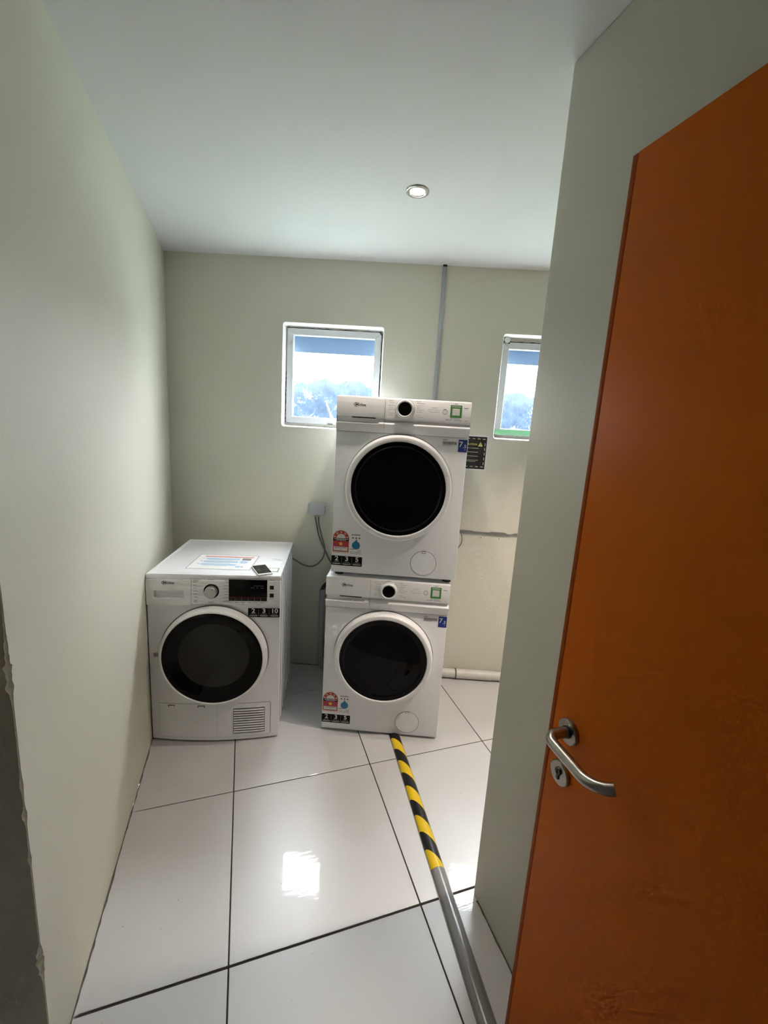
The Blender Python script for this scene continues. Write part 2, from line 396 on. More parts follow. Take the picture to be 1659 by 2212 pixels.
def caulk(name, pts, label, wdt):
    bm = nb(); up = []; dn = []
    # crooked bead of dirty sealant lying in the joint
    n = len(pts)
    vs_ = []
    for i, (p, nrm) in enumerate(pts):
        a = wdt*random.uniform(0.5, 1.2); b = wdt*random.uniform(0.4, 1.0)
        p = Vector(p); nrm = Vector(nrm)
        vs_.append([bm.verts.new(p + nrm*a + Vector((0, 0, 0.0006))), bm.verts.new(p + nrm*0.0012 + Vector((0, 0, 0.001+b*0.4))), bm.verts.new(p + nrm*0.0008 + Vector((0, 0, b)))])
    for A, C in zip(vs_, vs_[1:]):
        for k in range(2): bm.faces.new((A[k], A[k+1], C[k+1], C[k]))
    return tag(build(name, bm, 'caulk'), label, None, None, 'structure')
caulk('trim_1', [((XL, YL0 + k*0.02, 0), (1, 0, 0)) for k in range(92)], 'dark crooked sealant line at the foot of the left wall', 0.0055)
caulk('trim_2', [((XR, -0.3 + k*0.02, 0), (-1, 0, 0)) for k in range(64)], 'dark crooked sealant line at the foot of the partition', 0.005)
caulk('trim_3', [(B(-0.42 + k*0.03, 0, 0), (BS, -BC, 0)) for k in range(100)], 'dark sealant line at the foot of the back wall', 0.005)

# ------------------------------------------------------------------ windows
def gap_ribbon(bm, p, q, w0, w1, y, n=26):
    p, q = Vector((p[0], 0, p[1])), Vector((q[0], 0, q[1])); d = (q-p); nn = Vector((-d.z, 0, d.x)).normalized(); prev = None
    for k in range(n+1):
        c = p + d*k/n + nn*random.uniform(-0.0012, 0.0012); wd = random.uniform(w0, w1)/2
        cur = [bm.verts.new((c.x + nn.x*wd, y, c.z + nn.z*wd)), bm.verts.new((c.x - nn.x*wd, y, c.z - nn.z*wd))]
        if prev: bm.faces.new((prev[0], prev[1], cur[1], cur[0]))
        prev = cur
def window(n, wq, label, pane_m, stay=False, tape=False, broken=False):
    u0, u1, z0, z1 = wq
    root = empty('window_%d' % n, mw=BMAT); tag(root, label, None, None, 'structure')
    # plaster reveal, slightly tapering towards the sash
    loops = [[(x, 0.0, z) for x, z in rrect(u0, u1, z0, z1, 0.016, 5)],
             [(x, 0.004, z) for x, z in rrect(u0+.003, u1-.003, z0+.003, z1-.003, 0.016, 5)],
             [(x, 0.055, z) for x, z in rrect(u0+.008, u1-.008, z0+.008, z1-.010, 0.008, 5)],
             [(x, 0.14, z) for x, z in rrect(u0+.012, u1-.012, z0+.012, z1-.014, 0.004, 5)]]
    build('reveal', strip_loop(nb(), loops), 'reveal', root, smooth=50)
    # lumpy putty ring behind the reveal
    s0, s1, t0, t1 = u0+.014, u1-.016, z0+.025, z1-.020
    if broken: t1 = z1-.034
    bm = nb()
    plate(bm, rrect(u0+.004, u1-.004, z0+.004, z1-.004, .008, 5), [rrect(s0+.004, s1-.004, t0+.004, t1-.004, .003, 5)], 0.056)
    build('putty', bm, 'putty', root)
    # sash: four mitred bars
    wd, y0, y1 = 0.037, 0.050, 0.085
    sash = empty('sash'); sash.parent = root
    def bar(pts):
        bm = nb(); prism(bm, pts, 'y', y0, y1); bmesh.ops.bevel(bm, geom=bm.edges[:], offset=0.0015, segments=1, affect='EDGES')
        build('sash_bar', bm, 'winframe', sash)
    m = 0.0004
    bar([(s0+m, t0), (s1-m, t0), (s1-wd-m, t0+wd), (s0+wd+m, t0+wd)]); bar([(s0+m, t1), (s1-m, t1), (s1-wd-m, t1-wd), (s0+wd+m, t1-wd)])
    bar([(s0, t0+m), (s0, t1-m), (s0+wd, t1-wd-m), (s0+wd, t0+wd+m)]); bar([(s1, t0+m), (s1, t1-m), (s1-wd, t1-wd-m), (s1-wd, t0+wd+m)])
    bm = nb(); plate(bm, [(s0+wd-.004, t0+wd-.004), (s1-wd+.004, t0+wd-.004), (s1-wd+.004, t1-wd+.004), (s0+wd-.004, t1-wd+.004)], [], 0.070)
    build('pane', bm, pane_m, root, smooth=0)
    # strip of blue translucent shade hung just outside the top of the glass
    build('shade_strip', bx(s0+.006, s1-.006, .105, .1065, 1.960, z1-.012), 'shade', root, smooth=0)
    # cracks and grime where the sash meets the plaster
    bm = nb(); e = 0.003
    gap_ribbon(bm, (s0, t1+e), (s1, t1+e-.002), 0.0025, 0.008, 0.0545)
    gap_ribbon(bm, (s1+e, t0+.05), (s1+e, t1), 0.0018, 0.0065, 0.0545)
    gap_ribbon(bm, (s0-e, t0), (s0-e, t0+.30), 0.0012, 0.006, 0.0545)
    gap_ribbon(bm, (s1-.012, t1+.001), (s1+.002, t1-.012), 0.004, 0.008, 0.0495, 6)
    gap_ribbon(bm, (s0, t0), (s0+.02, t0-.006), 0.001, 0.003, 0.0495, 6)
    build('grime_crack', bm, 'dirt', root, smooth=0)
    if stay:
        arm = build('stay_arm', prism(nb(), [(u0+.245, t0+.135), (u0+.252, t0+.137), (u0+.302, t0+.012), (u0+.286, t0+.012)], 'y', 0.036, 0.044), 'winframe', root)
        build('stay_bracket', bx(u0+.262, u0+.330, 0.030, 0.050, t0+.004, t0+.016, bev=.003), 'winframe', root)
        build('stay_pin', bx(u0+.268, u0+.300, 0.028, 0.032, t0+.001, t0+.005), 'dirt', root)
    if tape:
        build('green_tape_strip', bx(s0+.004, s1-.004, 0.046, 0.0495, t0+.002, t0+.030), 'green_tape', root)
        build('loose_plaster', lathe(nb(), [(0, .040), (.014, .042), (.018, .050), (.018, .056)], u0+.034, z1-.024, 14), 'reveal', root)
        bm = nb(); gap_ribbon(bm, (u0+.012, z1-.033), (u0+.05, z1-.040), .006, .012, .0485, 8); gap_ribbon(bm, (u0+.006, z1-.040), (u0+.016, z1-.046), .008, .012, .048, 4)
        build('black_filler', bm, 'dirt', root, smooth=0)
window(1, WINS[0], 'small square window in a white reveal left above the stacked machines', pane_material('dusty_glass_a', 0.0, 1.58, 1.86), stay=True)
window(2, WINS[1], 'small window with a green tape strip, half hidden by the partition', pane_material('dusty_glass_b', 5.3, 1.58, 1.86), tape=True, broken=True)

# ------------------------------------------------------------------ outside
tag(build('outside_ground', prism(nb(), [(-30, YB+.2+30*-TB), (30, YB+.2+30*TB), (30, 40), (-30, 40)], 'z', -0.35, -0.30), 'ground', smooth=0), 'pale green garden ground outside the windows', None, None, 'structure')
def hedge():
    rnd = random.Random(3); bm = nb(); nx, nz = 700, 70
    def top(x): return 2.60 + .10*math.sin(1.3*x) + .07*math.sin(3.1*x+1) + .05*math.sin(8.3*x+2) + .03*math.sin(19*x)*math.sin(7*x) + .02*math.sin(41*x+1)
    G = []
    for j in range(nz+1):
        row = []
        for i in range(nx+1):
            x = -5 + 16*i/nx + rnd.uniform(-.006, .006); t = j/nz
            row.append(bm.verts.new((x, 8.6 - .55*math.sin(math.pi*min(1, t*1.15))**.5 + rnd.uniform(-.012, .012) if t < .87 else 8.6 + (t-.87)*4 + rnd.uniform(-.05, .05), -.3 + top(x)*min(1, t/.87)**.9 + rnd.uniform(-.006, .006))))
        G.append(row)
    for j in range(nz):
        for i in range(nx): bm.faces.new((G[j][i], G[j][i+1], G[j+1][i+1], G[j+1][i]))
    return tag(build('hedge', bm, 'leaf', smooth=89), 'dim bluish hedge outside, seen through the lower half of the window glass', 'hedge')
hedge()

# ------------------------------------------------------------------ ceiling light
m_, n_, l_, p_ = nodes_of('warm_led')
p_.inputs['Base Color'].default_value = (1, .95, .85, 1); p_.inputs['Emission Color'].default_value = (1, 0.82, 0.60, 1); p_.inputs['Emission Strength'].default_value = 12
M['led'] = m_; m_.cycles.emission_sampling = 'NONE'      # the spot carries its light
def downlight(x, y, label, pw):
    root = empty('ceiling_light', (x, y, H)); tag(root, label, 'light', 'recessed ceiling spotlights')
    build('rim', lathe(nb(), [(.044, 0), (.045, -.002), (.043, -.0045), (.034, -.006), (.029, -.004), (.027, -.001), (.027, .0)], 0, 0, 48, axis='z'), 'chrome', root)
    build('lamp', lathe(nb(), [(0, -.0035), (.02, -.0032), (.0265, -.0012)], 0, 0, 32, axis='z'), 'led', root)
    sp = bpy.data.lights.new('spot_beam', 'SPOT'); sp.energy = pw; sp.color = (1, 0.85, 0.73); sp.spot_size = math.radians(100); sp.spot_blend = 0.7; sp.shadow_soft_size = 0.022
    so = bpy.data.objects.new('spot_beam', sp); link(so, root); so.location = (0, 0, -.012)
downlight(0.621, 1.647, 'round recessed ceiling spotlight with a silver rim above the stacked machines', 9)
downlight(1.65, 0.95, 'round recessed ceiling spotlight of the room beyond the partition', 40)

# ------------------------------------------------------------------ door
XD, YD, ZD = 0.6597, 0.6736, 2.06
DT = math.atan(0.0202)
door = empty('door_1', mw=Matrix.Translation((XD, YD, 0)) @ Matrix.Rotation(-DT, 4, 'Z'))
tag(door, 'orange door standing open against the partition', None, None, 'structure')
DW = 0.82
build('leaf', bx(0.0, 0.038, -DW, -0.0125, 0.008, ZD, bev=0.0012), 'orange', door)
build('edge_lipping', bx(0.0004, 0.0376, -0.0118, 0, 0.008, ZD, bev=0.0015), 'orange_d', door)
HY, HZ = 0.612-YD, 0.944
hd = build('handle', tube(nb(), smooth_path([(-0.006, HY, HZ), (-0.030, HY, HZ), (-0.046, HY-.002, HZ-.001), (-0.0555, HY-.012, HZ-.003), (-0.057, HY-.028, HZ-.004), (-0.057, HY-.075, HZ-.006), (-0.057, HY-.100, HZ-.007), (-0.053, HY-.122, HZ-.003), (-0.043, HY-.138, HZ+.002), (-0.032, HY-.146, HZ+.006)], 6), .0110, 18), 'steel', door)
build('rosette', lathe(nb(), [(0, -.0085), (.0245, -.0085), (.0265, -.007), (.0270, 0)], HY, HZ, 40, axis='x'), 'steel', hd)
build('collar', lathe(nb(), [(.0128, -.0082), (.0128, -.011), (.0098, -.012)], HY, HZ, 24, axis='x'), 'key', hd)
EY, EZ = 0.617-YD, 0.838
es = build('lock_plate', lathe(nb(), [(0, -.0085), (.0245, -.0085), (.0265, -.007), (.0270, 0)], EY, EZ, 40, axis='x'), 'steel', door)
kb = nb(); lathe(kb, [(0, -.0125), (.0075, -.0125), (.0085, -.0085)], EY, EZ+.006, 20, axis='x')
box(kb, -.0115, -.008, EY-.0035, EY+.0035, EZ-.013, EZ+.004, bev=.001)
build('lock_cylinder', kb, 'key', es)
build('keyhole', bx(-.0131, -.0124, EY-.001, EY+.001, EZ+.001, EZ+.011), 'dirt', es)

# ------------------------------------------------------------------ shared label builders (on planes facing -y)
def sticker(name, u0, u1, z0, z1, y, m, parent, r=0.0, t=0.0005, label=None):
    pts = rrect(u0, u1, z0, z1, r, 4) if r > 0 else [(u0, z0), (u1, z0), (u1, z1), (u0, z1)]
    return build(name, prism(nb(), pts, 'y', y-t, y), m, parent, smooth=0, label=label)
def bars(rows, y, t=0.0002):                # rows of small unreadable print: (u0, u1, z, h)
    bm = nb()
    for u0, u1, z, h in rows:
        u = u0
        while u < u1 - 0.0005:
            wdt = min(random.uniform(.004, .010), u1-u); box(bm, u, u+wdt, y-t, y, z-h/2, z+h/2); u += wdt + .0012
    return bm
def logo(u, z, y, parent, s=1.0):
    # open swoosh ring hugging the word, then the word itself
    bm = nb(); R = .0125*s
    prof = []
    n = 22
    outp, inp = [], []
    for k in range(n+1):
        q = math.radians(62 + 235*k/n); wd = .0022*s*math.sin(math.pi*min(1, (k+2)/(n+3)))+.0003
        outp.append((u + R*1.15*math.cos(q), z + R*.80*math.sin(q))); inp.append((u + (R*1.15-wd)*math.cos(q), z + (R*.80-wd)*math.sin(q)))
    prism(bm, outp + inp[::-1], 'y', y-.0003, y)
    tb = text_bm('Midea', .0185*s, u-.0075*s, z-.0005*s, y-.0002, 'LEFT', bold=.0003*s, sx=1.12)
    return build('logo', merge(bm, tb), 'logo', parent, smooth=0)
def warranty(nums, u0, u1, z0, z1, y, parent):
    st = sticker('warranty_sticker', u0, u1, z0, z1, y, 'lab_k', parent, r=.003, label='black sticker with the white figures ' + ' '.join(nums))
    cw = (u1-u0)/3; hh = z1-z0; yy = y-.0006
    for k, s in enumerate(nums):
        c = u0 + cw*(k+.5)
        build('figure', text_bm(s, hh*.66, c, z0+hh*.70, yy, bold=.0007, sx=1.12), 'txt_w', st, smooth=0)
        build('small_print', text_bm('WARRANTY', hh*.145, c, z0+hh*.155, yy, bold=.0002, sx=1.05), 'txt_w', st, smooth=0)
        build('fine_lines', bars([(c-cw*.22, c+cw*.22, z0+hh*.385, hh*.04), (c-cw*.34, c+cw*.34, z0+hh*.31, hh*.035)], yy), 'txt_d', st, smooth=0)
    for k in (1, 2): sticker('divider', u0+cw*k-.0006, u0+cw*k+.0006, z0+hh*.12, z1-hh*.12, y-.0005, 'txt_d', st)
    return st
def code_sticker(u0, u1, z0, z1, y, parent):
    # green framed sticker; the square code in its middle is left blank
    st = sticker('green_sticker', u0, u1, z0, z1, y, 'lab_g', parent, r=.001, label='green framed sticker with a white centre')
    w_, h_ = u1-u0, z1-z0
    sticker('white_field', u0+w_*.17, u1-w_*.17, z0+h_*.17, z0+h_*.74, y-.0005, 'lab_w', st, r=.001)
    build('small_print', bars([(u0+w_*.12, u1-w_*.12, z1-h_*.12, h_*.07)], y-.0006), 'lab_w', st, smooth=0)
    return st
def energy_label(u0, u1, z0, z1, y, parent):
    wd = u1-u0; R = wd/2; cx = u0+R; zc = z1-R
    def arch(m, zb): return [(cx-R+m, zb), (cx+R-m, zb)] + [(cx + (R-m)*math.cos(math.pi*k/20), zc + (R-m)*math.sin(math.pi*k/20)) for k in range(21)]
    st = build('energy_label', prism(nb(), arch(0, z0), 'y', y-.0005, y), 'lab_s', parent, smooth=0, label='arched red energy label with five stars')
    build('red_ground', prism(nb(), arch(.0022, z0+.008), 'y', y-.0009, y-.0005), 'lab_r', st, smooth=0)
    def ring(r0, r1): return [(cx + r1*math.cos(math.pi*k/20), zc + r1*math.sin(math.pi*k/20)) for k in range(21)] + [(cx + r0*math.cos(math.pi*(20-k)/20), zc + r0*math.sin(math.pi*(20-k)/20)) for k in range(21)]
    build('arch_band', prism(nb(), ring(R*.55, R-.0022), 'y', y-.0012, y-.0009), 'lab_o', st, smooth=0)
    build('arch_centre', prism(nb(), [(cx + R*.55*math.cos(math.pi*k/20), zc + R*.55*math.sin(math.pi*k/20)) for k in range(21)], 'y', y-.0012, y-.0009), 'lab_w', st, smooth=0)
    for k in range(5):
        q = math.radians(12 + 39*k)
        build('star', prism(nb(), star(cx + R*.76*math.cos(q), zc + R*.76*math.sin(q), R*.155), 'y', y-.0015, y-.0012), 'lab_s', st, smooth=0)
    sticker('black_band', u0+.002, u1-.002, zc-.013, zc, y-.0009, 'lab_k', st)
    build('band_print', bars([(u0+.008, u1-.006, zc-.0045, .0035), (u0+.016, u1-.016, zc-.010, .002)], y-.0015), 'lab_w', st, smooth=0)
    build('gold_star', prism(nb(), star(cx, zc-.027, R*.30, R*.15), 'y', y-.0012, y-.0009), 'lab_y', st, smooth=0)
    sticker('white_box', u0+.006, u1-.006, z0+.012, zc-.042, y-.0009, 'lab_w', st)
    build('box_print', bars([(u0+.013, u1-.013, zc-.047, .0025), (cx-.004, cx+.003, zc-.055, .002), (u0+.018, u1-.018, zc-.061, .0022), (u0+.014, u1-.014, zc-.0645, .0018)], y-.0015), 'ink', st, smooth=0)
    return st
def water_label(u0, u1, z0, z1, y, parent):
    cx = (u0+u1)/2; h_ = z1-z0
    st = sticker('water_label', u0, u1, z0, z1, y, 'white_p', parent, r=.003, t=.0003, label='pale label with three black stars over a blue drop')
    build('heading', bars([(cx-.022, cx+.020, z1-.005, .0042)], y-.0005), 'ink', st, smooth=0)
    for k in (-1, 0, 1):
        build('star', prism(nb(), star(cx+k*.0155, z1-.020, .0055), 'y', y-.0006, y-.0003), 'lab_k', st, smooth=0)
    zc = z1-.056; r = .019
    pts = [(cx + r*math.cos(math.radians(a)), zc + r*math.sin(math.radians(a))) for a in range(-220, 41, 10)]
    pts += [(cx+.006, zc+.020), (cx+.001, zc+.031), (cx-.005, zc+.020)]
    build('drop', prism(nb(), pts, 'y', y-.0006, y-.0003), 'lab_b', st, smooth=0)
    build('fine_print', bars([(u0+.001, u0+.020, z0+.024, .006), (u1-.02, u1-.003, z0+.017, .003), (u0+.001, u0+.016, z0+.010, .004), (cx-.006, u1-.004, z0+.009, .003), (u0+.002, u1-.002, z0+.003, .002)], y-.0005), 'ink_l', st, smooth=0)
    return st

# ------------------------------------------------------------------ washing machines
WW, WH, WD = 0.595, 0.8368, 0.49
def washer(loc, label, drop):
    r = empty('washing_machine', loc, math.radians(-20.7988)); tag(r, label, 'washing machine', 'stacked washing machines')
    zb = 0.012
    build('cabinet', bx(0, WW, 0.0, WD, zb, WH-.004, bev=.006, seg=3), 'white', r)
    build('top_plate', bx(0.001, WW-.001, .004, WD, WH-.018, WH, bev=.005, seg=3), 'white', r)
    build('front_panel', bx(0.0015, WW-.0015, -.004, .002, zb, .679, bev=.0025), 'white', r)
    # control fascia: proud face, undercut, then a lip that comes forward again
    prof = [(.003, WH-.001), (-.004, WH-.004), (-.0075, WH-.010), (-.0145, .748), (-.014, .7445), (.000, .737), (.0005, .734), (-.0185, .7215), (-.0190, .7185), (-.0060, .684), (-.004, .681), (.003, .681)]
    build('control_panel', prism(nb(), prof, 'x', .216, WW-.0005), 'white_p', r, smooth=30)
    dr = build('detergent_drawer', prism(nb(), [(.003, WH-.001), (-.004, WH-.004), (-.0075, WH-.010), (-.0145, .748), (-.014, .7455), (.018, .741), (.020, .727), (-.010, .7195), (-.0190, .7180), (-.0060, .684), (-.004, .681), (.003, .681)], 'x', .0005, .2145), 'white_p', r, smooth=30)
    build('grip_slot', bx(.070, .176, -.0150, -.004, .7415, .7455), 'black_pl', dr)
    build('drawer_end', prism(nb(), [(.003, .744), (.000, .737), (.0005, .734), (-.0185, .7215), (-.0190, .7185), (.003, .7185)], 'x', .190, .2142), 'white_p', dr)
    # a plane following the fascia slope for prints
    def fy(z): return -.0075 + (WH-.010-z)/(WH-.010-.748)*(-.0070)
    sh = lambda bm: [setattr(v, 'co', Vector((v.co.x, v.co.y + fy(v.co.z), v.co.z))) for v in bm.verts] and bm
    lg = logo(.090, .799, 0.0, dr, .95)
    for v in lg.data.vertices: v.co.y += fy(v.co.z)
    rows = []
    for k, z in enumerate((.824, .815, .804, .795, .786, .770, .762)):
        rows.append((.232 + .004*(k % 2), .252 + .005*((k*2) % 3), z, .0018))
    for k, z in enumerate((.826, .818, .808, .799, .790, .781, .767, .759)):
        rows.append((.352 + .003*(k % 2), .372 + .008*((k*2) % 3), z, .0018))
    rows += [(.420, .448, .803, .002), (.405, .457, .7945, .0012), (.412, .455, .785, .002)]
    build('program_print', sh(bars(rows, 0)), 'ink_l', r, smooth=0)
    sb = lathe(nb(), [(.0105, -.0004), (.0115, -.0004)], .480, .789, 24)
    sb2 = text_bm('||', .006, .480, .789, -.0004)
    build('start_button', sh(merge(lathe(nb(), [(.0093, 0), (.0093, -.0006), (.0107, -.0006), (.0107, 0)], .480, .789, 28), sb2)), 'ink', r, smooth=0)
    sb.free()
    # dial
    kc = (.303, .790); ky = fy(.79)
    dl_ = build('dial', lathe(nb(), [(.042, ky), (.0425, ky-.003), (.040, ky-.005), (.039, ky-.020), (.037, ky-.025), (.033, ky-.026), (.0295, ky-.024)], *kc, 56), 'white_p', r)
    build('dial_face', lathe(nb(), [(0, ky-.0235), (.0285, ky-.0238), (.0296, ky-.0232)], *kc, 48), 'black_pl', dl_)
    build('dial_ring', lathe(nb(), [(.0425, ky+.001), (.0445, ky-.001), (.0425, ky-.0028)], *kc, 56), 'chrome', dl_)
    build('pointer', bx(kc[0]-.0007, kc[0]+.0007, ky-.0268, ky-.0255, kc[1]+.0305, kc[1]+.037), 'logo', dl_)
    # green sticker with white surround print
    cs = code_sticker(.503, .553, .766, .819, 0, r)
    for o in [cs] + list(cs.children):
        for v in o.data.vertices: v.co.y += fy(v.co.z) - .0003
    build('panel_print', sh(bars([(.520, .535, .825, .002), (.562, .580, .808, .0025), (.508, .514, .7605, .002), (.521, .526, .7600, .002), (.531, .536, .7600, .002), (.541, .546, .7600, .002), (.486, .512, .7550, .002), (.520, .553, .7545, .002), (.570, .580, .7545, .0015)], -.0002)), 'ink', r, smooth=0)
    # door
    cx, cz = .2965, .434
    prof = [(.2435, -.002), (.2440, -.018), (.2400, -.034), (.2330, -.043), (.2240, -.0455), (.2165, -.0445), (.2135, -.0400), (.2135, -.020)]
    a = math.radians
    ring = build('door_ring', lathe(nb(), prof, cx, cz, 96, a(19.3), a(335.7)), 'white_p', r)
    build('door_grip', lathe(nb(), prof, cx, cz, 16, a(-24), a(19)), 'white_p', r)
    build('door_gasket', lathe(nb(), [(.2462, -.0035), (.2466, -.0055), (.2440, -.006)], cx, cz, 96), 'seam', r)
    build('door_glass', lathe(nb(), [(.2140, -.040), (.2120, -.0415), (.1960, -.0395), (.1900, -.0330), (.180, -.0315), (.13, -.036), (.07, -.039), (0, -.040)], cx, cz, 96), 'glass_blk', r)
    # filter cover
    fc = (.438, .085)
    fl = build('filter_cover', lathe(nb(), [(0, -.0052), (.0585, -.0052), (.0592, -.0045)], *fc, 56), 'white', r)
    build('cover_joint', lathe(nb(), [(.0592, -.0044), (.0592, -.00475), (.0608, -.00475), (.0608, -.0044)], *fc, 56), 'seam', fl)
    build('latch', bx(fc[0]-.0105, fc[0]+.0085, -.0058, -.0040, fc[1]+.049, fc[1]+.059, bev=.001), 'seam', fl)
    build('latch_tongue', bx(fc[0]-.0085, fc[0]+.0065, -.0066, -.0050, fc[1]+.0505, fc[1]+.0575, bev=.0008), 'white_p', fl)
    # stickers
    y = -.0041
    energy_label(.0045, .083, .107, .219, y, r)
    water_label(.088, .143, .106, .205, y, r)
    warranty(['2', '3', '5'], .002, .148, .046, .093, y, r)
    cs = sticker('capacity_sticker', .552, .5925, .617, .672, y, 'lab_n', r, label='blue sticker reading 7.5')
    build('figure', merge(text_bm('7', .034, .563, .650, y-.0006, bold=.0006), text_bm('.5', .021, .5805, .642, y-.0006, bold=.0004)), 'txt_w', cs, smooth=0)
    build('unit', text_bm('kg', .006, .583, .629, y-.0006), 'txt_w', cs, smooth=0)
    bs = sticker('serial_sticker', .478, .548, .642, .672, y, 'white_p', r, t=.0003, label='pale serial sticker with a grey barcode')
    bmx = nb(); u = .482
    while u < .544:
        wd = random.choice((.0007, .0012, .0018)); box(bmx, u, u+wd, y-.0006, y-.0004, .6475, .6605); u += wd + random.choice((.0006, .0009))
    build('barcode', bmx, 'ink', bs, smooth=0)
    build('serial_print', bars([(.482, .503, .6690, .002), (.482, .498, .6645, .0015), (.482, .526, .6445, .0014)], y-.0005), 'ink', bs, smooth=0)
    for fx, fy_ in ((.035, .045), (WW-.035, .045), (.035, WD-.045), (WW-.035, WD-.045)):
        build('foot', lathe(nb(), [(0, -drop), (.021, -drop), (.022, -drop+.006), (.014, -drop+.008), (.014, zb+.004), (0, zb+.004)], fx, fy_, 20, axis='z'), 'hose', r)
    return r
WX, WY = 0.3757, 1.8837
washer((WX, WY, 0), 'white front-loading washing machine on the floor, carrying another machine', 0.0)
a_ = math.radians(-20.7988)
washer((WX + .0185*math.cos(a_), WY + .0185*math.sin(a_), WH+.0105), 'white front-loading washing machine stacked on top of the other one', 0.0105)

# ------------------------------------------------------------------ dryer
DWd, DH, DD = 0.595, 0.8463, 0.566
def dryer():
    r = empty('clothes_dryer', (-0.4231, 2.0048, 0), math.radians(-12.099))
    tag(r, 'white tumble dryer on the floor in the corner, black round door', 'dryer')
    zb, zp = 0.010, 0.704
    def bow(u, z): return -.026*(1-((u-DWd/2)/(DWd/2))**2)*(1-.93*min(1, z/zp)) - .002
    build('cabinet', bx(0, DWd-.006, .012, DD-.004, zb, DH-.022, bev=.004), 'white', r)
    # ribbed right-hand side panel: vertical pressed ridges
    pts = [(.014, DWd-.006)]
    y = .03
    while y < DD-.05:
        pts += [(y, DWd-.006), (y+.008, DWd-.0005), (y+.040, DWd-.0005), (y+.048, DWd-.006)]; y += .075
    pts += [(DD-.006, DWd-.006)]
    bm = nb()
    lo = [bm.verts.new((x, yy, zb+.02)) for yy, x in pts]; mid = [bm.verts.new((x, yy, DH-.075)) for yy, x in pts]; hi = [bm.verts.new((DWd-.006, yy, DH-.03)) for yy, x in pts]
    for A, C in ((lo, mid), (mid, hi)):
        for i in range(len(pts)-1): bm.faces.new((A[i], A[i+1], C[i+1], C[i]))
    build('side_panel', bm, 'steel_white', r, smooth=25)
    # worktop with raised rim
    bm = nb(); box(bm, 0, DWd, -.002, DD, DH-.024, DH-.003, bev=.003)
    wt = build('worktop', bm, 'steel_white', r)
    bm = nb(); plate(bm, rrect(.002, DWd-.002, 0, DD-.002, .004), [rrect(.020, DWd-.020, .034, DD-.022, .008)], 0)
    for v in bm.verts: v.co = Vector((v.co.x, v.co.z, DH-.0012))
    ext = bmesh.ops.extrude_face_region(bm, geom=bm.faces[:])
    for e in ext['geom']:
        if isinstance(e, bmesh.types.BMVert): e.co.z = DH-.0035
    build('worktop_rim', bm, 'steel_white', wt)
    # lower front, bowed in plan
    def bowed(u0, u1, z0, z1, off, nx=24, nz=10):
        bm = nb(); G = [[bm.verts.new((u0+(u1-u0)*i/nx, bow(u0+(u1-u0)*i/nx, z0+(z1-z0)*j/nz)-off, z0+(z1-z0)*j/nz)) for i in range(nx+1)] for j in range(nz+1)]
        for j in range(nz):
            for i in range(nx): bm.faces.new((G[j][i], G[j][i+1], G[j+1][i+1], G[j+1][i]))
        # return edge to the cabinet
        per = [G[0][i] for i in range(nx+1)] + [G[j][nx] for j in range(1, nz+1)] + [G[nz][i] for i in range(nx-1, -1, -1)] + [G[j][0] for j in range(nz-1, 0, -1)]
        bk = [bm.verts.new((v.co.x, .013, v.co.z)) for v in per]
        for i in range(len(per)): bm.faces.new((per[i], per[(i+1) % len(per)], bk[(i+1) % len(per)], bk[i]))
        return bm
    build('front_panel', bowed(.0015, DWd-.0015, zb, zp-.0015, 0), 'white', r, smooth=40)
    # control fascia and drawer
    build('control_panel', bx(.1965, DWd-.0005, -.008, .013, zp, DH-.0245, bev=.002), 'white_p', r)
    bm = nb(); sl = rrect(.030, .165, .730, .770, .007)
    plate(bm, rrect(.0005, .1955, zp-.004, DH-.0245, .003), [sl], -.0085)
    strip_loop(bm, [[(x, -.0085, z) for x, z in sl], [(.0975+(x-.0975)*.97, -.006, .75+(z-.75)*.95) for x, z in sl], [(.0975+(x-.0975)*.90, .010, .752+(z-.752)*.80) for x, z in sl]])
    plate(bm, [(.0975+(x-.0975)*.90, .752+(z-.752)*.80) for x, z in sl], [], .010)
    oc = rrect(.0005, .1955, zp-.004, DH-.0245, .003)
    strip_loop(bm, [[(x, -.0085, z) for x, z in oc], [(x, .013, z) for x, z in oc]])
    dr = build('water_drawer', bm, 'white_p', r, smooth=30)
    build('drawer_joint', bx(.1953, .1968, -.006, .012, zp-.004, DH-.025), 'seam', dr)
    logo(.083, .807, -.0087, dr, .95)
    y = -.0082
    # programme print round the knob
    rows = []
    for k in range(7): rows += [(.208, .222+.003*(k % 2), .812-.0145*k, .0022), (.348-.004*(k % 3), .362, .812-.0145*k, .0022)]
    rows += [(.208, .232, .819, .0028), (.345, .364, .821, .0028), (.270, .297, .825, .002), (.270, .295, .716, .002), (.206, .222, .718, .003), (.338, .365, .720, .003)]
    rows += [(.548, .570, .829, .002), (.548, .560, .774, .0016), (.546, .566, .736, .0016)] + [(.362+.0285*k, .379+.0285*k, .7165, .0018) for k in range(6)] + [(.425, .428, .709, .003), (.494, .497, .709, .003)]
    build('program_print', bars(rows, y), 'ink', r, smooth=0)
    bm = nb()
    for k in range(7):
        z = .8085-.0145*k; q = .020*math.cos(math.asin(max(-1, min(1, (z-.769)/.045))))
        box(bm, .222, .252-q*.2, y-.0002, y, z-.0004, z+.0004); box(bm, .318+q*.2, .348, y-.0002, y, z-.0004, z+.0004)
    build('guide_lines', bm, 'ink_l', r, smooth=0)
    build('red_print', bars([(.208, .242, .8265, .0014)], y), 'sheet_r', r, smooth=0)
    # knob
    kc = (.286, .770)
    kn = build('knob', lathe(nb(), [(.0275, -.008), (.0275, -.020), (.0270, -.030), (.0250, -.034), (.019, -.0335), (0, -.033)], *kc, 48), 'knob', r)
